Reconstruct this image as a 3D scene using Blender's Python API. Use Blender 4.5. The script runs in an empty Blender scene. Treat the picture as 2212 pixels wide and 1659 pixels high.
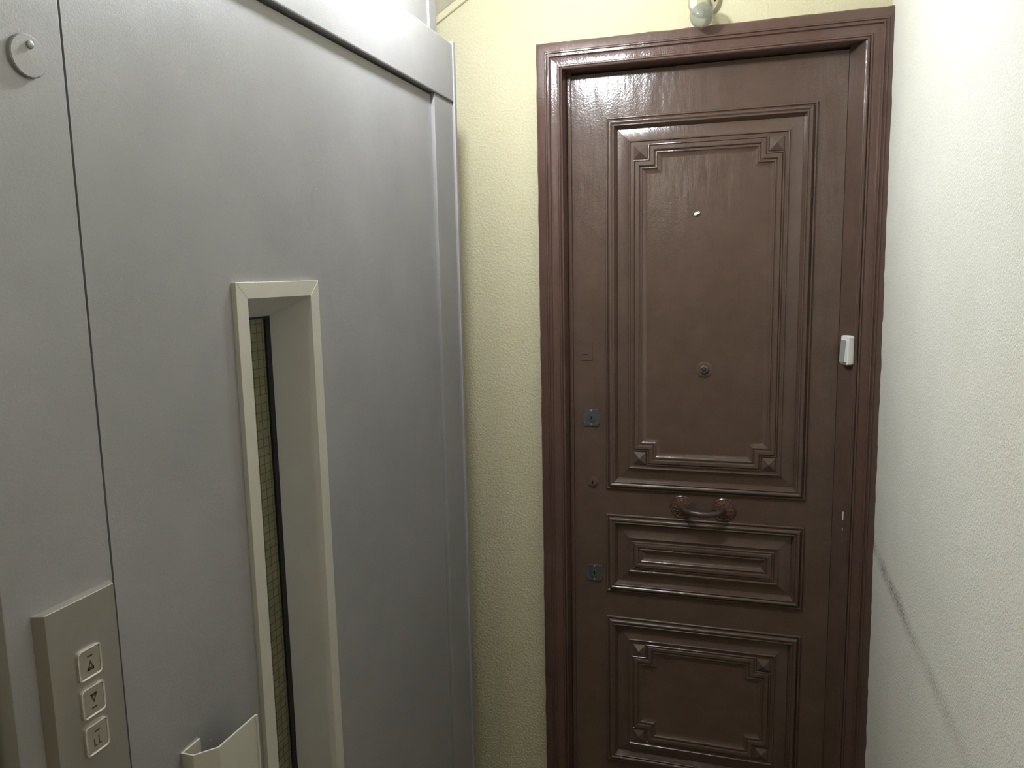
import bpy, bmesh, math, random
from mathutils import Vector, Matrix, noise
random.seed(7)
S = bpy.context.scene
COL = S.collection

# ------------------------------------------------------------------ camera
cam_d = bpy.data.cameras.new('camera')
cam = bpy.data.objects.new('camera', cam_d)
COL.objects.link(cam)
cam_d.sensor_fit = 'HORIZONTAL'
cam_d.sensor_width = 36.0
cam_d.lens = 27.41
cam_d.clip_start = 0.02
cam.matrix_world = Matrix(((0.95576581, -0.02176757, 0.29332216, 0.0),
                           (0.29344584, 0.13848643, -0.94589167, -2.2),
                           (-0.02003137, 0.99012508, 0.13874820, 1.68),
                           (0, 0, 0, 1)))
S.camera = cam

# ------------------------------------------------------------------ world, exposure
w = bpy.data.worlds.new('world')
S.world = w
w.use_nodes = True
w.node_tree.nodes['Background'].inputs[0].default_value = (0.5, 0.5, 0.5, 1)
w.node_tree.nodes['Background'].inputs[1].default_value = 0.02
S.view_settings.view_transform = 'Standard'
S.view_settings.look = 'None'
S.view_settings.gamma = 1.0
S.view_settings.use_curve_mapping = False
S.view_settings.exposure = 0.45
# landing lamp: a bulb hanging from the stair soffit, just above the frame (built as a real pendant below)
LAMP_POS = (-0.56, -0.78, 2.44)
LAMP_STRENGTH = 560.0
LAMP_COL = (0.90, 0.945, 1.0)
# stairwell lamp on the left wall behind the camera
STAIR_POS = (-0.63, -2.75, 2.27)
STAIR_STRENGTH = 400.0

# ------------------------------------------------------------------ material helpers
def srgb(r, g, b):
    f = lambda c: (c / 255 / 12.92) if c / 255 <= 0.04045 else ((c / 255 + 0.055) / 1.055) ** 2.4
    return (f(r), f(g), f(b), 1.0)

def new_mat(name):
    m = bpy.data.materials.new(name)
    m.use_nodes = True
    nt = m.node_tree
    return m, nt, nt.nodes['Principled BSDF']

def N(nt, typ, **kw):
    n = nt.nodes.new(typ)
    for k, v in kw.items():
        setattr(n, k, v)
    return n

def coords(nt, scale=(1, 1, 1)):
    tc = N(nt, 'ShaderNodeNewGeometry')          # world position: one continuous grain over all pieces
    mp = N(nt, 'ShaderNodeMapping')
    mp.inputs['Scale'].default_value = scale
    nt.links.new(tc.outputs['Position'], mp.inputs['Vector'])
    return mp.outputs['Vector']

def noise_tex(nt, vec, scale, detail=2.0, rough=0.5, dist=0.0):
    n = N(nt, 'ShaderNodeTexNoise')
    n.inputs['Scale'].default_value = scale
    n.inputs['Detail'].default_value = detail
    n.inputs['Roughness'].default_value = rough
    n.inputs['Distortion'].default_value = dist
    nt.links.new(vec, n.inputs['Vector'])
    return n.outputs['Fac']

def ramp(nt, fac, stops):
    r = N(nt, 'ShaderNodeValToRGB')
    els = r.color_ramp.elements
    while len(els) < len(stops):
        els.new(0.5)
    for e, (p, c) in zip(els, stops):
        e.position = p
        e.color = c
    nt.links.new(fac, r.inputs['Fac'])
    return r.outputs['Color']

def bump(nt, bsdf, height, strength, dist, prev=None):
    b = N(nt, 'ShaderNodeBump')
    b.inputs['Strength'].default_value = strength
    b.inputs['Distance'].default_value = dist
    nt.links.new(height, b.inputs['Height'])
    if prev is not None:
        nt.links.new(prev, b.inputs['Normal'])
    nt.links.new(b.outputs['Normal'], bsdf.inputs['Normal'])
    return b.outputs['Normal']

def math_node(nt, op, a, b=None, clamp=False):
    m = N(nt, 'ShaderNodeMath', operation=op)
    m.use_clamp = clamp
    for i, v in enumerate((a, b)):
        if v is None:
            continue
        if isinstance(v, (int, float)):
            m.inputs[i].default_value = v
        else:
            nt.links.new(v, m.inputs[i])
    return m.outputs[0]

def mix_col(nt, fac, a, b):
    m = N(nt, 'ShaderNodeMix', data_type='RGBA')
    if isinstance(fac, (int, float)):
        m.inputs[0].default_value = fac
    else:
        nt.links.new(fac, m.inputs[0])
    for i, v in ((6, a), (7, b)):
        if isinstance(v, tuple):
            m.inputs[i].default_value = v
        else:
            nt.links.new(v, m.inputs[i])
    return m.outputs[2]

def plain(name, col, rough=0.5, metal=0.0, spec=0.5):
    m, nt, b = new_mat(name)
    v = coords(nt)
    f = noise_tex(nt, v, 18, 3)
    c2 = tuple(min(1, c * 1.03) for c in col[:3]) + (1,)
    c1 = tuple(c * 0.97 for c in col[:3]) + (1,)
    nt.links.new(ramp(nt, f, [(0.3, c1), (0.7, c2)]), b.inputs['Base Color'])
    b.inputs['Roughness'].default_value = rough
    b.inputs['Metallic'].default_value = metal
    b.inputs['Specular IOR Level'].default_value = spec
    return m

# --- plaster
def plaster(name, c1, c2, bscale, bstr, bdist, scuff=False):
    m, nt, b = new_mat(name)
    v = coords(nt)
    col = ramp(nt, noise_tex(nt, v, 3.0, 4, 0.6), [(0.3, c1), (0.75, c2)])
    if scuff:
        # a dark rubbed scuff line, about 95 cm above the floor
        sep = N(nt, 'ShaderNodeSeparateXYZ')
        g = N(nt, 'ShaderNodeNewGeometry')
        nt.links.new(g.outputs['Position'], sep.inputs[0])
        wob = math_node(nt, 'MULTIPLY', math_node(nt, 'SUBTRACT', noise_tex(nt, v, 5, 3), 0.5), 0.030)
        dz = math_node(nt, 'ABSOLUTE', math_node(nt, 'SUBTRACT', math_node(nt, 'ADD', sep.outputs['Z'], wob), 0.946))
        line = math_node(nt, 'SUBTRACT', 1.15, math_node(nt, 'DIVIDE', dz, 0.026), clamp=True)
        fade = N(nt, 'ShaderNodeMapRange')
        fade.inputs['From Min'].default_value = -1.15
        fade.inputs['From Max'].default_value = -0.35
        nt.links.new(sep.outputs['Y'], fade.inputs['Value'])
        grain = ramp(nt, noise_tex(nt, coords(nt, (1, 1, 1)), 160, 3, 0.7), [(0.40, (0, 0, 0, 1)), (0.60, (1, 1, 1, 1))])
        patch = ramp(nt, noise_tex(nt, v, 9, 2), [(0.30, (0.25, 0.25, 0.25, 1)), (0.6, (1, 1, 1, 1))])
        k = math_node(nt, 'MULTIPLY', line, fade.outputs[0])
        k = math_node(nt, 'MULTIPLY', k, grain)
        k = math_node(nt, 'MULTIPLY', k, patch)
        k = math_node(nt, 'MULTIPLY', k, 0.95)
        col = mix_col(nt, k, col, srgb(92, 88, 74))
    nt.links.new(col, b.inputs['Base Color'])
    b.inputs['Roughness'].default_value = 0.75
    b.inputs['Specular IOR Level'].default_value = 0.25
    h1 = noise_tex(nt, v, bscale, 3, 0.55, 0.6)
    h1 = ramp(nt, h1, [(0.25, (0, 0, 0, 1)), (0.75, (1, 1, 1, 1))])
    bump(nt, b, h1, bstr, bdist)
    return m

M_BEIGE = plaster('cream_plaster', srgb(197, 189, 156), srgb(204, 197, 167), 150, 0.42, 0.004)
M_WHITE = plaster('white_plaster', srgb(234, 232, 220), srgb(240, 238, 228), 260, 0.55, 0.0025, scuff=True)
M_SOFFIT = plaster('soffit_plaster', srgb(214, 212, 200), srgb(222, 220, 208), 60, 0.2, 0.003)

# --- brown gloss paint
def brown_paint(name, base_a, base_b, rough=0.20):
    m, nt, b = new_mat(name)
    v = coords(nt)
    nt.links.new(ramp(nt, noise_tex(nt, v, 12, 4, 0.6), [(0.3, base_a), (0.72, base_b)]), b.inputs['Base Color'])
    b.inputs['Roughness'].default_value = rough
    b.inputs['Specular IOR Level'].default_value = 0.5
    streak = noise_tex(nt, coords(nt, (170, 170, 14)), 1.0, 3, 0.6)
    n1 = bump(nt, b, streak, 0.05, 0.004)
    peel = noise_tex(nt, v, 210, 2)
    n2 = bump(nt, b, peel, 0.12, 0.003, n1)
    drip = noise_tex(nt, coords(nt, (26, 26, 7)), 1.0, 2)
    bump(nt, b, drip, 0.14, 0.012, n2)
    return m
M_BROWN = brown_paint('brown_gloss_paint', srgb(83, 67, 58), srgb(91, 74, 65))
M_FRAME = brown_paint('red_brown_gloss_paint', srgb(84, 64, 57), srgb(92, 71, 63), 0.21)

# --- grey lift paint
def lift_paint():
    m, nt, b = new_mat('grey_metallic_paint')
    v = coords(nt)
    big = ramp(nt, noise_tex(nt, v, 3.2, 4, 0.6), [(0.3, srgb(150, 149, 149)), (0.7, srgb(162, 161, 160))])
    # tiny paint chips
    vo = N(nt, 'ShaderNodeTexVoronoi')
    vo.inputs['Scale'].default_value = 22
    nt.links.new(v, vo.inputs['Vector'])
    chip = math_node(nt, 'LESS_THAN', vo.outputs['Distance'], 0.028)
    keep = math_node(nt, 'GREATER_THAN', noise_tex(nt, v, 9.0, 1), 0.60)
    big = mix_col(nt, math_node(nt, 'MULTIPLY', chip, keep), big, srgb(226, 228, 232))
    nt.links.new(big, b.inputs['Base Color'])
    b.inputs['Metallic'].default_value = 0.35
    rg = N(nt, 'ShaderNodeMapRange')
    rg.inputs['To Min'].default_value = 0.40
    rg.inputs['To Max'].default_value = 0.52
    nt.links.new(noise_tex(nt, v, 6, 3), rg.inputs['Value'])
    nt.links.new(rg.outputs[0], b.inputs['Roughness'])
    n1 = bump(nt, b, noise_tex(nt, v, 420, 3, 0.6), 0.14, 0.002)
    bump(nt, b, noise_tex(nt, v, 9, 2), 0.05, 0.02, n1)
    return m
M_LIFT = lift_paint()
M_ALU = plain('satin_aluminium', srgb(206, 203, 190), 0.42, 0.35)
M_ALU_IN = plain('reveal_aluminium', srgb(196, 193, 188), 0.55, 0.1)
M_PLATE = plain('call_panel_aluminium', srgb(160, 154, 146), 0.38, 0.6)
M_BUTTON = plain('button_steel', srgb(176, 168, 156), 0.32, 0.6)
M_RIM = plain('button_rim_chrome', srgb(222, 218, 208), 0.25, 0.7)
M_MARK = plain('engraved_dark', srgb(70, 66, 48), 0.6)
M_DARK = plain('black_rubber', srgb(10, 10, 13), 0.8)
M_SHAFT = plain('dark_shaft', srgb(54, 52, 46), 0.8)
M_LOCK = plain('dull_steel', srgb(104, 108, 112), 0.38, 0.75)
M_BRONZE = plain('painted_bronze', srgb(86, 62, 48), 0.24, 0.15)
M_WORN = plain('worn_grip_metal', srgb(84, 72, 66), 0.28, 0.5)
M_PLASTIC = plain('white_plastic', srgb(232, 232, 228), 0.35)
M_GREYPLASTIC = plain('grey_plastic', srgb(150, 150, 148), 0.4)
M_FLOOR = plain('terrazzo', srgb(112, 96, 62), 0.45)
M_WIRE = plain('glass_wire', srgb(62, 60, 46), 0.5, 0.3)
M_LENS = plain('peephole_lens', srgb(70, 78, 84), 0.08, 0.6)

def glass_mats():
    m, nt, b = new_mat('wired_obscured_glass')
    v = coords(nt)
    nt.links.new(ramp(nt, noise_tex(nt, v, 30, 3), [(0.3, srgb(116, 112, 84)), (0.7, srgb(134, 129, 98))]), b.inputs['Base Color'])
    b.inputs['Roughness'].default_value = 0.35
    b.inputs['Transmission Weight'].default_value = 0.35
    b.inputs['IOR'].default_value = 1.45
    bump(nt, b, noise_tex(nt, v, 260, 2), 0.3, 0.002)
    m2, nt2, b2 = new_mat('cloudy_bulb_glass')
    b2.inputs['Base Color'].default_value = srgb(150, 152, 140)
    b2.inputs['Roughness'].default_value = 0.08
    tr = N(nt2, 'ShaderNodeBsdfTransparent')
    tr.inputs[0].default_value = (0.93, 0.94, 0.90, 1)
    mx = N(nt2, 'ShaderNodeMixShader')
    lw = N(nt2, 'ShaderNodeLayerWeight')
    lw.inputs[0].default_value = 0.35
    mr = N(nt2, 'ShaderNodeMapRange')
    mr.inputs['To Min'].default_value = 0.42
    mr.inputs['To Max'].default_value = 0.80
    nt2.links.new(lw.outputs['Facing'], mr.inputs['Value'])
    nt2.links.new(mr.outputs[0], mx.inputs[0])
    nt2.links.new(tr.outputs[0], mx.inputs[1])
    nt2.links.new(b2.outputs[0], mx.inputs[2])
    nt2.links.new(mx.outputs[0], nt2.nodes['Material Output'].inputs[0])
    return m, m2
M_WIREGLASS, M_BULBGLASS = glass_mats()

def emit(name, col, strength):
    m, nt, b = new_mat(name)
    e = N(nt, 'ShaderNodeEmission')
    e.inputs[0].default_value = tuple(col) + (1,)
    e.inputs[1].default_value = strength
    nt.links.new(e.outputs[0], nt.nodes['Material Output'].inputs[0])
    return m
M_LAMP = emit('lit_bulb', LAMP_COL, LAMP_STRENGTH)
M_STAIRLAMP = emit('lit_stair_bulb', (1.0, 0.95, 0.86), STAIR_STRENGTH)

# ------------------------------------------------------------------ mesh helpers
def link(o, parent=None):
    COL.objects.link(o)
    if parent is not None:
        o.parent = parent
    return o

def mesh_obj(name, verts, faces, mat, parent=None, smooth=False):
    me = bpy.data.meshes.new(name)
    me.from_pydata([tuple(v) for v in verts], [], faces)
    bm = bmesh.new(); bm.from_mesh(me)
    bmesh.ops.remove_doubles(bm, verts=bm.verts, dist=1e-6)
    bmesh.ops.recalc_face_normals(bm, faces=bm.faces)
    bm.to_mesh(me); bm.free()
    me.materials.append(mat)
    if smooth:
        for p in me.polygons:
            p.use_smooth = True
    return link(bpy.data.objects.new(name, me), parent)

def tag(o, label, cat, kind=None, group=None):
    o['label'] = label
    o['category'] = cat
    if kind:
        o['kind'] = kind
    if group:
        o['group'] = group
    return o

def thing(name, loc, label, cat, kind=None, group=None):
    o = bpy.data.objects.new(name, None)
    o.empty_display_size = 0.05
    link(o)
    tag(o, label, cat, kind, group)
    return o

BOX_F = [(0, 1, 3, 2), (4, 6, 7, 5), (0, 4, 5, 1), (2, 3, 7, 6), (0, 2, 6, 4), (1, 5, 7, 3)]
def box_vf(x0, x1, y0, y1, z0, z1):
    return [(x, y, z) for x in (x0, x1) for y in (y0, y1) for z in (z0, z1)], BOX_F

def boxes(name, lst, mat, parent=None, bevel=0.0, seg=2):
    V, F = [], []
    for b in lst:
        v, f = box_vf(*b)
        o = len(V)
        V += v
        F += [tuple(i + o for i in q) for q in f]
    o = mesh_obj(name, V, F, mat, parent)
    if bevel:
        add_bevel(o, bevel, seg)
    return o

def add_bevel(o, wdt, seg=2):
    bm = bmesh.new(); bm.from_mesh(o.data)
    eds = [e for e in bm.edges if len(e.link_faces) == 2 and e.calc_face_angle(0) > 0.5]
    bmesh.ops.bevel(bm, geom=eds, offset=wdt, segments=seg, affect='EDGES', profile=0.6)
    bm.to_mesh(o.data); bm.free()

def prism(name, poly, a0, a1, axis, mat, parent=None, bevel=0.0):
    """poly of 2D points extruded along axis (0,1,2) from a0 to a1; poly coordinates are the other two axes in order"""
    n = len(poly)
    def pt(p, a):
        c = [p[0], p[1]]
        c.insert(axis, a)
        return tuple(c)
    V = [pt(p, a0) for p in poly] + [pt(p, a1) for p in poly]
    F = [tuple(range(n)), tuple(range(2 * n - 1, n - 1, -1))]
    F += [(i, (i + 1) % n, (i + 1) % n + n, i + n) for i in range(n)]
    o = mesh_obj(name, V, F, mat, parent)
    if bevel:
        add_bevel(o, bevel)
    return o

def lathe(name, prof, center, axis, mat, parent=None, n=40, smooth=True):
    """prof: (radius, height) pairs turned about axis through center"""
    ax = Vector(axis).normalized()
    u = ax.orthogonal().normalized()
    v = ax.cross(u)
    c = Vector(center)
    V, F = [], []
    for r, h in prof:
        for k in range(n):
            a = 2 * math.pi * k / n
            V.append(c + ax * h + (u * math.cos(a) + v * math.sin(a)) * max(r, 1e-5))
    for i in range(len(prof) - 1):
        for k in range(n):
            F.append((i * n + k, i * n + (k + 1) % n, (i + 1) * n + (k + 1) % n, (i + 1) * n + k))
    F.append(tuple(range(n)))
    F.append(tuple(range((len(prof) - 1) * n, len(prof) * n)))
    o = mesh_obj(name, V, F, mat, parent)
    if smooth:
        sm(o, 40)
    return o

def sm(o, ang=40):
    me = o.data
    for p in me.polygons:
        p.use_smooth = True
    me.set_sharp_from_angle(angle=math.radians(ang))

def tube(name, pts, rad, mat, parent=None, n=14):
    pts = [Vector(p) for p in pts]
    V, F = [], []
    up = Vector((0, 0, 1))
    for i, p in enumerate(pts):
        d = (pts[min(i + 1, len(pts) - 1)] - pts[max(i - 1, 0)]).normalized()
        s = d.cross(up)
        if s.length < 1e-4:
            s = d.cross(Vector((0, 1, 0)))
        s.normalize()
        t = s.cross(d)
        r = rad[i] if isinstance(rad, (list, tuple)) else rad
        for k in range(n):
            a = 2 * math.pi * k / n
            V.append(p + (s * math.cos(a) + t * math.sin(a)) * r)
    for i in range(len(pts) - 1):
        for k in range(n):
            F.append((i * n + k, i * n + (k + 1) % n, (i + 1) * n + (k + 1) % n, (i + 1) * n + k))
    F += [tuple(range(n)), tuple(range((len(pts) - 1) * n, len(pts) * n))]
    o = mesh_obj(name, V, F, mat, parent)
    sm(o, 50)
    return o

def rrect(cx, cy, wx, wy, r, n=5):
    out = []
    for sx, sy, a0 in ((1, 1, 0), (-1, 1, 90), (-1, -1, 180), (1, -1, 270)):
        for k in range(n + 1):
            a = math.radians(a0 + 90 * k / n)
            out.append((cx + sx * (wx / 2 - r) + r * math.cos(a), cy + sy * (wy / 2 - r) + r * math.sin(a)))
    return out

# ================================================================== SETTING
XR = 0.317          # white wall
FZ = 0.0
def struct(o, label, cat):
    return tag(o, label, cat, 'structure')

struct(boxes('floor', [(-2.0, 1.2, -4.6, 0.6, -0.12, FZ)], M_FLOOR), 'plain stone floor of the landing', 'floor')

# cream wall around the door opening
struct(boxes('wall_front', [(-2.0, -0.548, 0.0, 0.14, FZ, 3.6), (-0.548, 0.288, 0.0, 0.14, 2.262, 3.6), (0.288, XR + 0.12, 0.0, 0.14, FZ, 3.6)], M_BEIGE),
       'cream orange-peel plaster wall around the brown door', 'wall')

# white wall: slightly wavy where the hand-cut paint line meets the door frame
def white_wall():
    ys = [0.0, -0.014, -0.024, -0.030, -0.040, -0.060, -0.10, -0.2] + [-0.2 - 0.25 * i for i in range(1, 19)]
    zs = [FZ + 3.6 * i / 288 for i in range(289)]
    V, F = [], []
    for z in zs:
        lean = XR + 0.002 - 0.0058 * (z - 1.0)
        if z > 2.30:
            lean = XR + 0.002 - 0.0058 * 1.30
        wob = 0.0022 * noise.noise(Vector((0, 0, z * 6.0))) + 0.0016 * noise.noise(Vector((4, 0, z * 22.0))) + 0.0008 * noise.noise(Vector((9, 0, z * 70.0)))
        for y in ys:
            k = max(0.0, 1 - abs(y + 0.03) / 0.12)
            V.append((lean + wob * k, y, z))
    n = len(ys)
    for i in range(len(zs) - 1):
        for j in range(n - 1):
            F.append((i * n + j, i * n + j + 1, (i + 1) * n + j + 1, (i + 1) * n + j))
    # close the wall as a solid
    o = len(V)
    b = [(XR + 0.14, ys[0], FZ), (XR + 0.14, ys[-1], FZ), (XR + 0.14, ys[-1], 3.6), (XR + 0.14, ys[0], 3.6)]
    V += b
    F.append((o, o + 1, o + 2, o + 3))
    return mesh_obj('wall_right', V, F, M_WHITE, smooth=True)
struct(white_wall(), 'bright white textured plaster wall with a dark scuff line', 'wall')

XL = -0.72
struct(boxes('wall_left', [(-0.90, -0.742, -4.5, -1.645, FZ, 3.6)], M_BEIGE), 'shaded cream wall beyond the end of the lift front', 'wall')
struct(boxes('wall_back', [(-0.742, XR + 0.1, -4.6, -4.5, FZ, 3.6)], M_BEIGE), 'cream wall at the far end of the landing', 'wall')

# sloping underside of the stair flight above
SL = 0.58
zc = lambda x: 2.4135 + SL * (x + 0.891)
prism('ceiling', [(-2.0, zc(-2.0)), (XR + 0.12, zc(XR + 0.12)), (XR + 0.12, zc(XR + 0.12) + 0.15), (-2.0, zc(-2.0) + 0.15)], -4.6, 0.14, 1, M_SOFFIT)
struct(bpy.data.objects['ceiling'], 'pale sloping underside of the stair flight above', 'ceiling')
# rib where soffit meets the cream wall
tr = prism('trim_2', [(-1.9, zc(-1.9) - 0.022), (XR - 0.02, zc(XR - 0.02) - 0.022), (XR - 0.02, zc(XR - 0.02)), (-1.9, zc(-1.9))], -0.012, 0.0, 1, M_BEIGE, bevel=0.004)
struct(tr, 'thin cream plaster rib under the sloping soffit', 'trim')

# ================================================================== DOOR FRAME
XO, XI_R, ZT = -0.5875, 0.2535, 2.3066
CASW = 0.0745
XRO = XI_R + CASW                    # outer right, runs into the white wall
casing_prof = [(0.0, 0.0), (0.0, 0.020), (0.003, 0.0245), (0.012, 0.0262), (0.0245, 0.0272), (0.0270, 0.0300), (0.0295, 0.0300), (0.0312, 0.0262),
               (0.0338, 0.0262), (0.0352, 0.0292), (0.0380, 0.0292), (0.0405, 0.0235), (0.0440, 0.0225), (0.0600, 0.0225), (0.0620, 0.0255),
               (0.0655, 0.0258), (0.0672, 0.0235), (0.0685, 0.0275), (0.0720, 0.0300), (0.0740, 0.0285), (0.0745, 0.0255), (0.0745, 0.0)]

frame = thing('trim_1', (0, 0, 0), 'red-brown gloss moulded wooden door frame with a ragged painted edge', 'door frame', 'structure')

def casing(which):
    P = casing_prof
    nseg = 130
    V, F = [], []
    for i in range(nseg + 1):
        s = i / nseg
        for j, (t, q) in enumerate(P):
            if which == 'L':
                z = FZ + (ZT - t - FZ) * s
                p = Vector((XO + t, -q, z))
                outdir = Vector((-1, 0, 0)); key = z
            elif which == 'R':
                z = FZ + (ZT - t - FZ) * s
                p = Vector((XRO - t, -q, z))
                outdir = Vector((1, 0, 0)); key = z + 20
            else:
                x = (XO + t) + ((XRO - t) - (XO + t)) * s
                p = Vector((x, -q, ZT - t))
                outdir = Vector((0, 0, 1)); key = x + 40
            jit = (0.0014 * noise.noise(Vector((key * 16, 0, 1))) + 0.0009 * noise.noise(Vector((key * 70, 3, 1)))) if t < 0.0005 and 0 < i < nseg else 0.0
            wob = 0.00035 * noise.noise(Vector((key * 24, j * 0.7, 5)))
            p += outdir * (jit + 0.0 * s) + Vector((0, -wob if q > 0.001 else 0, 0))
            V.append(p)
    n = len(P)
    for i in range(nseg):
        for j in range(n - 1):
            F.append((i * n + j, i * n + j + 1, (i + 1) * n + j + 1, (i + 1) * n + j))
        F.append((i * n + n - 1, i * n, (i + 1) * n, (i + 1) * n + n - 1))
    F += [tuple(range(n)), tuple(range(nseg * n, nseg * n + n))]
    o = mesh_obj('casing', V, F, M_FRAME, frame)
    sm(o, 28)
    return o
for k in 'LHR':
    casing(k)

LY = 0.035            # front plane of the door leaf
XLI = XO + CASW       # -0.513
ZH = ZT - CASW        # 2.232
boxes('jamb', [(-0.548, XLI, 0.0, 0.14, FZ, ZH)], M_FRAME, frame)
boxes('jamb', [(-0.548, 0.288, 0.0, 0.14, ZH, 2.262)], M_FRAME, frame)
# hinge side jamb with a splayed strip
prism('jamb', [(XI_R, -0.005), (0.288, 0.0), (0.288, 0.14), (0.2205, 0.14), (0.2205, LY - 0.001), (0.2510, -0.0235), (XI_R, -0.0245)], FZ, ZH, 2, M_BROWN, frame)
# small white chips in the paint of that strip
def paint_chip(u, z0, z1, wd):
    a, b = Vector((0.2205, LY - 0.001, 0)), Vector((0.2510, -0.0235, 0))
    d = (b - a).normalized()
    nn = Vector((d.y, -d.x, 0)) if d.y < 0 else Vector((-d.y, d.x, 0))
    c = a + (b - a) * u
    V = []
    for h in (0.0, 0.0004):
        for k, z in ((-1, z0), (1, z0), (1, z1), (-1, z1)):
            V.append(c + d * (k * wd / 2) + nn * h + Vector((0, 0, z)))
    F = [(0, 1, 2, 3), (7, 6, 5, 4)] + [(i, (i + 1) % 4, (i + 1) % 4 + 4, i + 4) for i in range(4)]
    o = mesh_obj('paint_chip', V, F, M_PLASTIC, frame)
    o['label'] = 'white chip in the brown paint'
paint_chip(0.74, 1.010, 1.033, 0.0030)
paint_chip(0.73, 0.980, 0.988, 0.0020)
# thin bead running beside the lock stile
boxes('door_stop', [(XLI, XLI + 0.0115, LY - 0.008, LY, FZ, ZH)], M_FRAME, frame, 0.0015)

# ================================================================== BROWN DOOR
door = thing('door_1', (0, 0, 0), 'dark brown gloss panelled wooden entrance door with a pull handle', 'door', 'structure')
GS = (2.2 + LY) / 2.28          # leaf measurements were taken for a plane 8 cm back
gx = lambda x: x * GS
gz = lambda z: 1.68 + (z - 1.68) * GS
XD0, XD1, ZD1 = XLI + 0.0115, 0.2205, ZH - 0.004
PX0, PX1 = gx(-0.4135), gx(0.1530)
PAN = [(gz(1.0320), gz(2.1160)), (gz(0.7085), gz(0.9540)), (gz(0.1440), gz(0.6280))]
TH = 0.042
def slab(name, x0, x1, z0, z1):
    return boxes(name, [(x0, x1, LY, LY + TH, z0, z1)], M_BROWN, door)
slab('stile', XD0, PX0, 0.008, ZD1)
slab('stile', PX1, XD1 - 0.001, 0.008, ZD1)
slab('rail', PX0, PX1, PAN[0][1], ZD1)
slab('rail', PX0, PX1, PAN[1][1], PAN[0][0])
slab('rail', PX0, PX1, PAN[2][1], PAN[1][0])
slab('rail', PX0, PX1, 0.008, PAN[2][0])

def bead(t0, t1, h0, rise, n=8):
    """half-round bead between t0 and t1 standing rise above h0"""
    return [(t0 + (t1 - t0) * 0.5 * (1 - math.cos(math.pi * i / n)), h0 + rise * math.sin(math.pi * i / n)) for i in range(n + 1)]
MOULD = [(0.0, -0.002), (0.0, 0.0026)] + bead(0.0002, 0.0064, 0.0026, 0.0034) + [(0.0072, 0.0018), (0.0086, 0.0018)] + bead(0.0088, 0.0206, 0.0024, 0.0106, 12)[:10] + \
        [(0.0206, 0.0088), (0.0214, 0.0088)] + bead(0.0216, 0.0262, 0.0088, 0.0026) + [(0.0285, 0.0050), (0.0340, -0.0070)]
BEV = [(0.0330, -0.0068), (0.0345, -0.0066), (0.0660, 0.0048)] + bead(0.0662, 0.0712, 0.0052, 0.0032, 6) + [(0.0718, 0.0046), (0.0780, 0.0046)]
NOT = [(0.0, 0.0046), (0.0003, 0.0062)] + bead(0.0004, 0.0050, 0.0060, 0.0026, 6) + [(0.0060, 0.0064), (0.0068, 0.0100), (0.0082, 0.0108), (0.0158, 0.0108), (0.0178, 0.0098), (0.0188, 0.0062), (0.0210, 0.0056)] + \
      bead(0.0212, 0.0268, 0.0056, 0.0026, 6) + [(0.0276, 0.0050), (0.0385, 0.0008), (0.0400, 0.0008)]
NS = 0.041

def rect_loop(x0, x1, z0, z1, t, h):
    y = LY - h
    return [(x0 + t, y, z0 + t), (x1 - t, y, z0 + t), (x1 - t, y, z1 - t), (x0 + t, y, z1 - t)]
def notch_loop(x0, x1, z0, z1, s, h):
    a = 0.078 + s
    b = a + NS
    y = LY - h
    return [(x0 + b, y, z0 + a), (x1 - b, y, z0 + a), (x1 - b, y, z0 + b), (x1 - a, y, z0 + b),
            (x1 - a, y, z1 - b), (x1 - b, y, z1 - b), (x1 - b, y, z1 - a), (x0 + b, y, z1 - a),
            (x0 + b, y, z1 - b), (x0 + a, y, z1 - b), (x0 + a, y, z0 + b), (x0 + b, y, z0 + b)]

def rings(loops, cap=False):
    V, F = [], []
    n = len(loops[0])
    for l in loops:
        V += l
    for i in range(len(loops) - 1):
        for k in range(n):
            F.append((i * n + k, i * n + (k + 1) % n, (i + 1) * n + (k + 1) % n, (i + 1) * n + k))
    if cap:
        F.append(tuple(range((len(loops) - 1) * n, len(loops) * n)))
    return V, F

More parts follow.
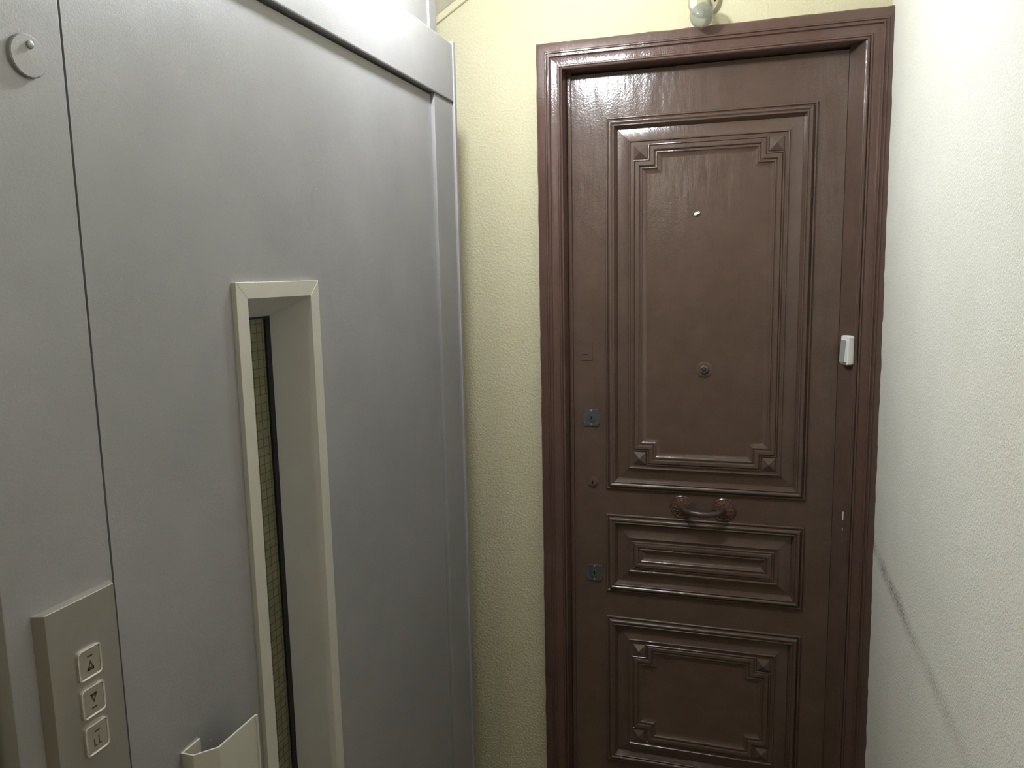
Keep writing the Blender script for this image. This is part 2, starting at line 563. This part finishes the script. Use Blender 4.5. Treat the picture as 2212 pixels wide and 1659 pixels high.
def panel(z0, z1, notched):
    x0, x1 = PX0, PX1
    V, F = rings([rect_loop(x0, x1, z0, z1, t, h) for t, h in BEV])
    o = len(V)
    if notched:
        V2, F2 = rings([notch_loop(x0, x1, z0, z1, s, h) for s, h in NOT], False)
        V += V2
        F += [tuple(i + o for i in f) for f in F2]
        # field as a cross of three rectangles (no concave n-gon)
        a = 0.078 + NOT[-1][0]; b = a + NS; y = LY - NOT[-1][1]
        for (xa, xb, za, zb) in ((x0 + a, x1 - a, z0 + b, z1 - b), (x0 + b, x1 - b, z0 + a, z0 + b), (x0 + b, x1 - b, z1 - b, z1 - a)):
            q = len(V)
            V += [(xa, y, za), (xb, y, za), (xb, y, zb), (xa, y, zb)]
            F.append((q, q + 1, q + 2, q + 3))
        c = 0.078; y = LY - 0.0046
        for xa, xb in ((x0 + c, x0 + c + NS), (x1 - c - NS, x1 - c)):
            for za, zb in ((z0 + c, z0 + c + NS), (z1 - c - NS, z1 - c)):
                q = len(V)
                V += [(xa, y, za), (xb, y, za), (xb, y, zb), (xa, y, zb)]
                F.append((q, q + 1, q + 2, q + 3))
    else:
        V2, F2 = rings([rect_loop(x0, x1, z0, z1, 0.078 + s, h) for s, h in NOT], True)
        V += V2
        F += [tuple(i + o for i in f) for f in F2]
    # back and sides so that the panel is a solid board
    o = len(V)
    V += [(x0 + 0.03, LY + 0.03, z0 + 0.03), (x1 - 0.03, LY + 0.03, z0 + 0.03), (x1 - 0.03, LY + 0.03, z1 - 0.03), (x0 + 0.03, LY + 0.03, z1 - 0.03)]
    F.append((o, o + 1, o + 2, o + 3))
    F += [(k, (k + 1) % 4, o + (k + 1) % 4, o + k) for k in range(4)]
    p = mesh_obj('panel', V, F, M_BROWN, door)
    bm = bmesh.new(); bm.from_mesh(p.data)     # every front face looks out of the door
    bm.normal_update()
    wrong = [f for f in bm.faces if f.normal.y > 1e-4 and f.calc_center_median().y < LY + 0.012]
    bmesh.ops.reverse_faces(bm, faces=wrong)
    bm.to_mesh(p.data); bm.free()
    sm(p, 24)
    # bolection moulding round the panel
    V, F = rings([rect_loop(x0, x1, z0, z1, t, h) for t, h in MOULD] + [rect_loop(x0, x1, z0, z1, 0.034, -0.03), rect_loop(x0, x1, z0, z1, 0.0, -0.03), rect_loop(x0, x1, z0, z1, 0.0, -0.002)])
    mo = mesh_obj('panel_moulding', V, F, M_BROWN, p)
    sm(mo, 34)
    if notched:
        c = 0.0785; e = NS - 0.0055; ys = LY - 0.0046
        for xa in (x0 + c + 0.003, x1 - c - 0.003 - e):
            for za in (z0 + c + 0.003, z1 - c - 0.003 - e):
                m = e / 2
                mesh_obj('corner_pyramid', [(xa, ys, za), (xa + e, ys, za), (xa + e, ys, za + e), (xa, ys, za + e),
                                            (xa, ys - 0.003, za), (xa + e, ys - 0.003, za), (xa + e, ys - 0.003, za + e), (xa, ys - 0.003, za + e), (xa + m, ys - 0.0125, za + m)],
                         [(0, 1, 2, 3), (0, 1, 5, 4), (1, 2, 6, 5), (2, 3, 7, 6), (3, 0, 4, 7), (4, 5, 8), (5, 6, 8), (6, 7, 8), (7, 4, 8)], M_BROWN, p)
    return p
for (z0, z1), nt_ in zip(PAN, (True, False, True)):
    panel(z0, z1, nt_)

# ---- door furniture
FY = LY - 0.0008      # field plane of the panels
# pull handle
def pull_handle():
    hp = lathe('pull_handle', [(0.0335, 0.0), (0.0335, 0.003), (0.031, 0.005), (0.0285, 0.0038), (0.026, 0.0050), (0.019, 0.0072), (0.0125, 0.0090), (0.0, 0.0100)], (gx(-0.1885), LY, gz(0.9905)), (0, -1, 0), M_BRONZE, door)
    hp['label'] = 'brown painted bow pull handle with two ornate rosettes'
    r2 = lathe('rosette', [(0.0335, 0.0), (0.0335, 0.003), (0.031, 0.005), (0.0285, 0.0038), (0.026, 0.0050), (0.019, 0.0072), (0.0125, 0.0090), (0.0, 0.0100)], (gx(-0.0685), LY, gz(0.9895)), (0, -1, 0), M_BRONZE, hp)
    # petal beads around each rosette, and a rope edge
    for cx, cz in ((gx(-0.1885), gz(0.9905)), (gx(-0.0685), gz(0.9895))):
        V, F = [], []
        for ring_r, cnt, rad, hy in ((0.0165, 8, 0.0040, 0.0066), (0.0240, 14, 0.0033, 0.0046), (0.0300, 24, 0.0017, 0.0042)):
            for k in range(cnt):
                a = 2 * math.pi * k / cnt
                bm = bmesh.new()
                bmesh.ops.create_icosphere(bm, subdivisions=1, radius=rad)
                off = len(V)
                for v in bm.verts:
                    V.append(v.co + Vector((cx + ring_r * math.cos(a), LY - hy, cz + ring_r * math.sin(a))))
                bm.verts.index_update()
                for f in bm.faces:
                    F.append(tuple(v.index + off for v in f.verts))
                bm.free()
        pe = mesh_obj('petal_ring', V, F, M_BRONZE, hp, True)
    pts, rad = [], []
    for i in range(33):
        u = i / 32
        x = gx(-0.1885 + 0.12 * u)
        k = math.sin(math.pi * u) ** 0.55
        pts.append((x, LY - 0.010 - 0.040 * k, gz(0.990) - 0.004 * math.sin(math.pi * u)))
        rad.append(0.0078 + 0.0016 * (1 - abs(2 * u - 1) ** 2) - 0.0015 * (abs(2 * u - 1) ** 6))
    tube('grip', pts, rad, M_WORN, hp, 16)
pull_handle()

# peephole
ph = lathe('peephole', [(0.0215, 0.0), (0.0215, 0.0022), (0.0198, 0.0030), (0.0125, 0.0026), (0.0120, 0.0060), (0.0090, 0.0075), (0.0072, 0.0060), (0.0, 0.0055)], (gx(-0.1300), FY, gz(1.4004)), (0, -1, 0), M_BROWN, door)
lathe('peephole_rim', [(0.0098, 0.0064), (0.0094, 0.0086), (0.0074, 0.0090), (0.0070, 0.0062)], (gx(-0.1300), FY, gz(1.4004)), (0, -1, 0), M_LOCK, ph)
lathe('lens', [(0.0068, 0.0056), (0.0050, 0.0072), (0.0, 0.0078)], (gx(-0.1300), FY, gz(1.4004)), (0, -1, 0), M_LENS, ph)

# lock escutcheons
def escutcheon(cx, cz):
    wd, ht, bulge = 0.0400, 0.0500, 0.0065
    poly = []
    for i in range(9):
        v = -1 + 2 * i / 8
        poly.append((cx + wd / 2 + bulge * (1 - v * v), cz + v * ht / 2))
    for i in range(9):
        v = 1 - 2 * i / 8
        poly.append((cx - wd / 2 - bulge * (1 - v * v), cz + v * ht / 2))
    es = prism('lock_plate', poly, LY - 0.0035, LY, 1, M_LOCK, door, 0.0008)
    es['label'] = 'dull grey steel lock plate with bulging sides'
    lathe('lock_cylinder', [(0.0110, 0.0030), (0.0108, 0.0058), (0.0088, 0.0062), (0.0084, 0.0050), (0.0, 0.0050)], (cx + 0.001, LY, cz - 0.001), (0, -1, 0), M_LOCK, es)
    boxes('keyhole', [(cx - 0.0002, cx + 0.0022, LY - 0.0054, LY - 0.0049, cz - 0.0065, cz + 0.0045), (cx - 0.0012, cx + 0.0032, LY - 0.0054, LY - 0.0049, cz - 0.0005, cz + 0.0040)], M_DARK, es)
    for dz in (-0.0205, 0.0205):
        lathe('screw', [(0.0030, 0.0034), (0.0026, 0.0046), (0.0, 0.0050)], (cx + 0.0006, LY, cz + dz), (0, -1, 0), M_RIM, es, 12)
    for dx, dz in ((-0.0185, 0.009), (-0.0185, -0.013), (0.0180, -0.013)):
        lathe('rivet', [(0.0014, 0.0034), (0.0010, 0.0042), (0.0, 0.0044)], (cx + dx, LY, cz + dz), (0, -1, 0), M_RIM, es, 8)
escutcheon(gx(-0.4585), gz(1.2490))
escutcheon(gx(-0.4520), gz(0.7621))
# painted-over lock cylinder
kx, kz = gx(-0.4548), gz(1.0496)
kc = lathe('painted_lock', [(0.0165, 0.0), (0.0160, 0.0014), (0.0125, 0.0020), (0.0120, 0.0046), (0.0100, 0.0052), (0.0, 0.0050)], (kx, LY, kz), (0, -1, 0), M_BROWN, door)
boxes('keyhole', [(kx - 0.0010, kx + 0.0012, LY - 0.0056, LY - 0.0050, kz - 0.0066, kz + 0.0059), (kx - 0.0022, kx + 0.0018, LY - 0.0056, LY - 0.0050, kz - 0.0006, kz + 0.0034)], M_DARK, kc)
# painted-over slot plate
sp = boxes('slot_plate', [(gx(-0.4888), gx(-0.4530), LY - 0.0022, LY, gz(1.4225), gz(1.4780))], M_BROWN, door, 0.0008)
boxes('slot', [(gx(-0.4830), gx(-0.4675), LY - 0.0027, LY - 0.0021, gz(1.4392), gz(1.4414))], M_DARK, sp)

# little white clip stuck on the upper panel
def clip():
    pts = rrect(0, 0, 0.0165, 0.0072, 0.0033, 4)
    pts = [p for p in pts]
    a = math.radians(22)
    CX, CZ = gx(-0.1552), gz(1.8394)
    poly = [(CX + x * math.cos(a) - z * math.sin(a), CZ + x * math.sin(a) + z * math.cos(a)) for x, z in pts]
    o = prism('cable_clip', poly, FY - 0.0062, FY, 1, M_PLASTIC, None, 0.0006)
    tag(o, 'tiny white plastic clip stuck on the upper door panel', 'clip')
    lathe('pin', [(0.0013, 0.006), (0.0012, 0.0068), (0.0, 0.0068)], (CX + 0.0048 * math.cos(a), FY, CZ + 0.0048 * math.sin(a)), (0, -1, 0), M_GREYPLASTIC, o, 10)
clip()

# doorbell on the splayed hinge jamb
def doorbell():
    d = thing('doorbell', (0, 0, 0), 'small white and grey doorbell push on the right door jamb', 'doorbell')
    c = Vector((0.2440, -0.0100, 1.4685))
    nrm = Vector((-0.876, -0.462, 0)).normalized()
    u = Vector((-nrm.y, nrm.x, 0))            # along the jamb face
    up = Vector((0, 0, 1))
    def block(name, poly_uz, d0, d1f, mat, bev):
        V = [c + u * a + up * b + nrm * d0 for a, b in poly_uz] + [c + u * a + up * b + nrm * d1f(a, b) for a, b in poly_uz]
        n = len(poly_uz)
        F = [tuple(range(n)), tuple(range(2 * n - 1, n - 1, -1))] + [(i, (i + 1) % n, (i + 1) % n + n, i + n) for i in range(n)]
        o = mesh_obj(name, V, F, mat, d)
        add_bevel(o, bev)
        return o
    block('base', rrect(0, 0, 0.034, 0.076, 0.006), 0.0, lambda a, b: 0.0165, M_PLASTIC, 0.0025)
    block('rocker', rrect(0, -0.002, 0.023, 0.058, 0.002), 0.0160, lambda a, b: 0.0215 - 0.075 * b, M_PLASTIC, 0.0010)
    block('rocker_face', rrect(0, -0.002, 0.0215, 0.0565, 0.0015), 0.0160, lambda a, b: 0.0221 - 0.075 * b, M_GREYPLASTIC, 0.0002)
doorbell()

# bulb fitting above the door
def wall_bulb():
    b = thing('wall_bulb', (0, 0, 0), 'small unlit clear bulb lamp on a round base above the brown door', 'lamp')
    bc = Vector((-0.1410, -0.064, 2.3190))
    base_c = Vector((-0.1385, 0.0, 2.372))
    lathe('base', [(0.041, 0.0), (0.0405, 0.010), (0.036, 0.017), (0.022, 0.021), (0.0, 0.022)], base_c, (0, -1, 0), M_BEIGE_SM, b)
    ax = (bc - (base_c + Vector((0, -0.014, 0)))).normalized()
    lathe('socket', [(0.0175, 0.0), (0.0165, 0.026), (0.0140, 0.032), (0.0, 0.032)], base_c + Vector((0, -0.012, 0)), ax, M_BEIGE_SM, b)
    prof = []
    for i in range(25):
        th = math.pi * (0.17 + 0.83 * i / 24)
        prof.append((0.0292 * math.sin(th), -0.0292 * math.cos(th)))
    gl = lathe('bulb', prof, bc, ax, M_BULBGLASS, b, 48)
    lathe('filament_stem', [(0.0075, -0.024), (0.0070, -0.006), (0.0045, 0.004), (0.0, 0.005)], bc, ax, M_GREYPLASTIC, b, 20)
    lathe('cover_screw', [(0.0028, 0.0), (0.0024, 0.002), (0.0, 0.0024)], base_c + Vector((0.0275, -0.0195, -0.006)), (0.1, -1, 0), M_DARK, b, 12)
M_BEIGE_SM = plain('cream_bakelite', srgb(168, 163, 136), 0.4)
wall_bulb()

# ================================================================== LIFT FRONT
sur = thing('lift_surround', (0, 0, 0), 'grey metal surround with lintel around the lift door', 'lift frame')
YG = -1.4965     # gap at the lock side of the lift door
YS = -0.4660     # seam at the hinge side
ZLD = 2.094
boxes('side_panel', [(-0.80, -0.7155, -1.640, YG - 0.0035, FZ, 2.0965)], M_LIFT, sur, 0.0012)
boxes('jamb_strip', [(-0.80, -0.7115, YS + 0.0010, -0.3505, FZ, 2.0986)], M_LIFT, sur, 0.0012)
boxes('lintel', [(-0.80, -0.7075, -1.640, -0.3505, 2.0990, 2.2340)], M_LIFT, sur, 0.0028)
boxes('corner_post', [(-0.80, -0.7055, -0.3495, -0.3345, FZ, 2.2420)], M_LIFT, sur, 0.0035, 3)
# upper front set back above the lintel
boxes('upper_panel', [(-0.80, -0.7725, -1.640, -0.3420, 2.2340, 2.62)], M_LIFT, sur)
boxes('upper_stile', [(-0.80, -0.7680, -0.3420, -0.2990, 2.2340, 2.62)], M_LIFT, sur, 0.0015)
boxes('upper_rail', [(-0.7725, -0.7680, -1.640, -0.3425, 2.2342, 2.2740)], M_LIFT, sur, 0.0015)
# shaft box behind (sides and back of the lift)
boxes('shaft_casing', [(-1.55, -0.80, -1.640, -1.600, FZ, 2.3), (-1.55, -0.80, -0.3745, -0.3345, FZ, 2.3), (-1.60, -1.55, -1.640, -0.3345, FZ, 2.3)], M_SHAFT, sur)
# keyhole cover disc
kd = lathe('keyhole_cover', [(0.0215, 0.0), (0.0215, 0.0036), (0.0205, 0.0046), (0.0, 0.0050)], (-0.7155, -1.5462, 1.9108), (1, 0, 0), M_LIFT, sur, 48)
kd['label'] = 'round grey keyhole cover disc'
lathe('rivet', [(0.0042, 0.0044), (0.0040, 0.0066), (0.0028, 0.0074), (0.0, 0.0074)], (-0.7155, -1.5448, 1.9220), (1, 0, 0), M_LIFT, kd, 20)

# ---- lift door
ld = thing('lift_door', (0, 0, 0), 'plain grey lift door with a narrow aluminium-framed window', 'lift door')
WY0, WY1, WZ0, WZ1 = -1.2093, -1.0368, 0.42, 1.6523      # visible opening at the face
hole = (-1.222, -1.024, 0.40, 1.664)
boxes('leaf', [(-0.757, XL, YG + 0.0035, hole[0], 0.01, ZLD), (-0.757, XL, hole[1], YS - 0.0010, 0.01, ZLD), (-0.757, XL, hole[0], hole[1], hole[3], ZLD), (-0.757, XL, hole[0], hole[1], 0.01, hole[2])], M_LIFT, ld)
XF = XL + 0.0078
OY0, OY1, OZ0, OZ1 = -1.2360, -1.0108, 0.393, 1.6768
# four mitred face bars, each a bevelled prism
def bar(pts):
    """pts: outer a, outer b, inner b, inner a in (y,z)"""
    V = [(XL - 0.001, y, z) for y, z in pts] + [(XF, y, z) for y, z in pts]
    F = [(0, 1, 2, 3), (7, 6, 5, 4)] + [(i, (i + 1) % 4, (i + 1) % 4 + 4, i + 4) for i in range(4)]
    o = mesh_obj('window_bar', V, F, M_ALU, ld)
    add_bevel(o, 0.0005, 1)
    return o
bar([(OY0, OZ1), (OY1, OZ1), (WY1, WZ1), (WY0, WZ1)])
bar([(OY0, OZ0), (OY0, OZ1), (WY0, WZ1), (WY0, WZ0)])
bar([(OY1, OZ1), (OY1, OZ0), (WY1, WZ0), (WY1, WZ1)])
bar([(OY1, OZ0), (OY0, OZ0), (WY0, WZ0), (WY1, WZ0)])
# splayed reveal
XB = -0.780
BY0, BY1, BZ0, BZ1 = -1.187, -1.0592, 0.453, 1.6197
def quad_plate(name, q, nrm, mat, parent):
    q = [Vector(p) for p in q]
    nv = Vector(nrm).normalized() * 0.0015
    V = q + [p + nv for p in q]
    F = [(0, 1, 2, 3), (7, 6, 5, 4)] + [(i, (i + 1) % 4, (i + 1) % 4 + 4, i + 4) for i in range(4)]
    return mesh_obj(name, V, F, mat, parent)
quad_plate('reveal', [(XF - 0.001, WY0, WZ1), (XF - 0.001, WY1, WZ1), (XB, BY1, BZ1), (XB, BY0, BZ1)], (0, 0, 1), M_ALU_IN, ld)
quad_plate('reveal', [(XF - 0.001, WY1, WZ0), (XF - 0.001, WY1, WZ1), (XB, BY1, BZ1), (XB, BY1, BZ0)], (0, 1, 0), M_ALU_IN, ld)
quad_plate('reveal', [(XF - 0.001, WY0, WZ0), (XF - 0.001, WY0, WZ1), (XB, BY0, BZ1), (XB, BY0, BZ0)], (0, -1, 0), M_ALU_IN, ld)
quad_plate('reveal', [(XF - 0.001, WY0, WZ0), (XF - 0.001, WY1, WZ0), (XB, BY1, BZ0), (XB, BY0, BZ0)], (0, 0, -1), M_ALU_IN, ld)
# rubber gasket and wired glass
gk = boxes('gasket', [(XB - 0.006, XB, BY1 - 0.0125, BY1, BZ0, BZ1), (XB - 0.006, XB, BY0, BY0 + 0.0125, BZ0, BZ1), (XB - 0.006, XB, BY0 + 0.0125, BY1 - 0.0125, BZ1 - 0.004, BZ1), (XB - 0.006, XB, BY0 + 0.0125, BY1 - 0.0125, BZ0, BZ0 + 0.004)], M_DARK, ld)
gl = boxes('glass_pane', [(XB - 0.010, XB - 0.004, BY0 + 0.006, BY1 - 0.006, BZ0 + 0.002, BZ1 - 0.002)], M_WIREGLASS, ld)
gl['label'] = 'dull olive wired obscured glass pane'
# wires of the glass: too fine to be picked one by one
wl = []
z = BZ1 - 0.012
while z > BZ0 + 0.01:
    wl.append((XB - 0.0039, XB - 0.0035, BY0 + 0.012, BY1 - 0.0125, z - 0.00035, z + 0.00035))
    z -= 0.0148
y = BY0 + 0.02
while y < BY1 - 0.014:
    wl.append((XB - 0.0039, XB - 0.0035, y - 0.0001, y + 0.0001, BZ0 + 0.006, BZ1 - 0.006))
    y += 0.0148
wm = boxes('wire_mesh', wl, M_WIRE, gl)
wm['kind'] = 'stuff'

# pull handle: folded aluminium strip
def lift_handle():
    P = [(-0.7200, -1.3746), (-0.7200, -1.4110), (-0.7000, -1.4112), (-0.6780, -1.3854), (-0.6770, -1.3040)]
    P = [Vector(p) for p in P]
    th = 0.0028
    off = []
    for i, p in enumerate(P):
        d0 = (P[i] - P[i - 1]).normalized() if i > 0 else None
        d1 = (P[i + 1] - P[i]).normalized() if i < len(P) - 1 else None
        ns = [Vector((d.y, -d.x)) for d in (d0, d1) if d is not None]
        nn = sum(ns, Vector((0, 0)))
        nn = nn / nn.length
        off.append(p - nn * th / max(0.5, nn.dot(ns[0])))
    # inner side: towards the grip space
    poly = [(p.x, p.y) for p in P] + [(p.x, p.y) for p in reversed(off)]
    o = prism('pull_strip', poly, 0.74, 1.0543, 2, M_ALU, ld, 0.0004)
    o['label'] = 'folded aluminium pull handle'
    lathe('edge_bead', [(0.0026, 0.0), (0.0026, 0.3143), (0.0, 0.3143)], (-0.6775, -1.3042, 0.74), (0, 0, 1), M_ALU, o, 12)
lift_handle()

# ---- call panel
cp = thing('call_panel', (0, 0, 0), 'brushed grey lift call panel with three square buttons', 'call panel')
def call_panel():
    y0, y1, z0, z1 = -1.6105, -1.5050, 0.955, 1.3355
    xb, xf, ch = -0.7155, -0.7035, 0.0062
    V = [(xb, y0, z0), (xb, y1, z0), (xb, y1, z1), (xb, y0, z1),
         (xf, y0 + ch, z0 + 0.001), (xf, y1 - ch, z0 + 0.001), (xf, y1 - ch, z1 - 0.001), (xf, y0 + ch, z1 - 0.001)]
    F = [(0, 1, 2, 3), (7, 6, 5, 4)] + [(i, (i + 1) % 4, (i + 1) % 4 + 4, i + 4) for i in range(4)]
    pl = mesh_obj('plate', V, F, M_PLATE, cp)
    add_bevel(pl, 0.0007, 2)
    cy = -1.5553
    def flat(name, polys, x0, x1, par):
        Vv, Ff = [], []
        for p in polys:
            o = len(Vv); n = len(p)
            Vv += [(x0, a, b) for a, b in p] + [(x1, a, b) for a, b in p]
            Ff += [tuple(range(o, o + n)), tuple(range(o + 2 * n - 1, o + n - 1, -1))] + [(o + i, o + (i + 1) % n, o + (i + 1) % n + n, o + i + n) for i in range(n)]
        return mesh_obj(name, Vv, Ff, M_MARK, par)
    def R(a0, a1, b0, b1):
        return [(a0, b0), (a1, b0), (a1, b1), (a0, b1)]
    for idx, cz in enumerate((1.2592, 1.2140, 1.1695)):
        bt = bpy.data.objects.new('button', None)
        # rim: ring of two rounded rectangles
        o_, i_ = rrect(cy, cz, 0.0325, 0.0360, 0.0045), rrect(cy, cz, 0.0272, 0.0305, 0.0030)
        x0, x1 = xf, xf + 0.0032
        n = len(o_)
        Vr = [(x0, a, b) for a, b in o_] + [(x1 - 0.0004, a, b) for a, b in o_] + [(x1, cy + (a - cy) * 0.93, cz + (b - cz) * 0.93) for a, b in o_] + [(x1 - 0.0008, a, b) for a, b in i_] + [(x0, a, b) for a, b in i_]
        Fr = []
        for l in range(4):
            Fr += [(l * n + k, l * n + (k + 1) % n, (l + 1) * n + (k + 1) % n, (l + 1) * n + k) for k in range(n)]
        Fr += [(4 * n + k, 4 * n + (k + 1) % n, (k + 1) % n, k) for k in range(n)]
        rim = mesh_obj('button', Vr, Fr, M_RIM, cp)
        bpy.data.objects.remove(bt)
        cap = prism('button_cap', rrect(cy, cz, 0.0268, 0.0300, 0.0028), xf, xf + 0.0022, 0, M_BUTTON, rim, 0.0004)
        m0, m1 = xf + 0.0021, xf + 0.0025
        if idx == 0:
            rim['label'] = 'square up-arrow button'
            flat('indicator', [R(cy - 0.0035, cy + 0.0035, cz + 0.0070, cz + 0.0088)], m0, m1, rim)
            t = [(cy - 0.0048, cz - 0.0085), (cy + 0.0048, cz - 0.0085), (cy, cz + 0.0030)]
            flat('arrow', [[t[0], (cy - 0.0031, cz - 0.0085), (cy + 0.0004, cz + 0.0008), t[2]], [(cy + 0.0031, cz - 0.0085), t[1], t[2], (cy - 0.0004, cz + 0.0008)],
                           R(cy - 0.0042, cy + 0.0042, cz - 0.0085, cz - 0.0052)], m0, m1, rim)
        elif idx == 1:
            rim['label'] = 'square down-arrow button'
            flat('indicator', [R(cy - 0.0035, cy + 0.0035, cz - 0.0088, cz - 0.0070)], m0, m1, rim)
            t = [(cy - 0.0048, cz + 0.0088), (cy + 0.0048, cz + 0.0088), (cy, cz - 0.0027)]
            flat('arrow', [[t[0], (cy - 0.0031, cz + 0.0088), (cy + 0.0004, cz - 0.0008), t[2]], [(cy + 0.0031, cz + 0.0088), t[1], t[2], (cy - 0.0004, cz - 0.0008)],
                           R(cy - 0.0040, cy + 0.0040, cz + 0.0058, cz + 0.0088)], m0, m1, rim)
        else:
            rim['label'] = 'square button with two L-shaped marks'
            flat('indicator', [R(cy - 0.0035, cy + 0.0035, cz + 0.0070, cz + 0.0088)], m0, m1, rim)
            flat('symbol', [R(cy - 0.0055, cy - 0.0042, cz - 0.0090, cz - 0.0005), R(cy - 0.0055, cy - 0.0015, cz - 0.0090, cz - 0.0078),
                            R(cy + 0.0008, cy + 0.0021, cz - 0.0090, cz + 0.0022), R(cy + 0.0008, cy + 0.0050, cz - 0.0090, cz - 0.0078)], m0, m1, rim)
call_panel()

# ================================================================== LAMPS (above and behind the frame)
def sphere(name, c, r, mat, parent):
    bm = bmesh.new()
    bmesh.ops.create_uvsphere(bm, u_segments=24, v_segments=14, radius=r)
    me = bpy.data.meshes.new(name)
    bm.to_mesh(me); bm.free()
    for v in me.vertices:
        v.co = v.co + Vector(c)
    me.materials.append(mat)
    for p in me.polygons:
        p.use_smooth = True
    return link(bpy.data.objects.new(name, me), parent)

pend = thing('pendant_lamp', (0, 0, 0), 'lit bare pendant bulb hanging from the sloping soffit', 'lamp')
lx, ly, lz = LAMP_POS
zt = zc(lx)
sphere('bulb', LAMP_POS, 0.035, M_LAMP, pend)
lathe('socket', [(0.018, 0.0), (0.018, 0.05), (0.010, 0.06), (0.0, 0.06)], (lx, ly, lz + 0.032), (0, 0, 1), M_PLASTIC, pend)
tube('cord', [(lx, ly, lz + 0.09), (lx, ly, zt - 0.01)], 0.0035, M_PLASTIC, pend, 8)
lathe('ceiling_rose', [(0.045, 0.0), (0.045, -0.02), (0.02, -0.03), (0.0, -0.03)], (lx, ly, zt + 0.024), (0, 0, 1), M_PLASTIC, pend)

sl = thing('wall_lamp', (0, 0, 0), 'lit bulb on a round base on the cream wall behind the camera', 'lamp')
sx, sy, sz = STAIR_POS
sphere('bulb', STAIR_POS, 0.018, M_STAIRLAMP, sl)
lathe('base', [(0.045, 0.0), (0.04, 0.03), (0.02, 0.05), (0.018, sx + 0.742 - 0.015), (0.0, sx + 0.742 - 0.015)], (-0.742, sy, sz), (1, 0, 0), M_PLASTIC, sl)
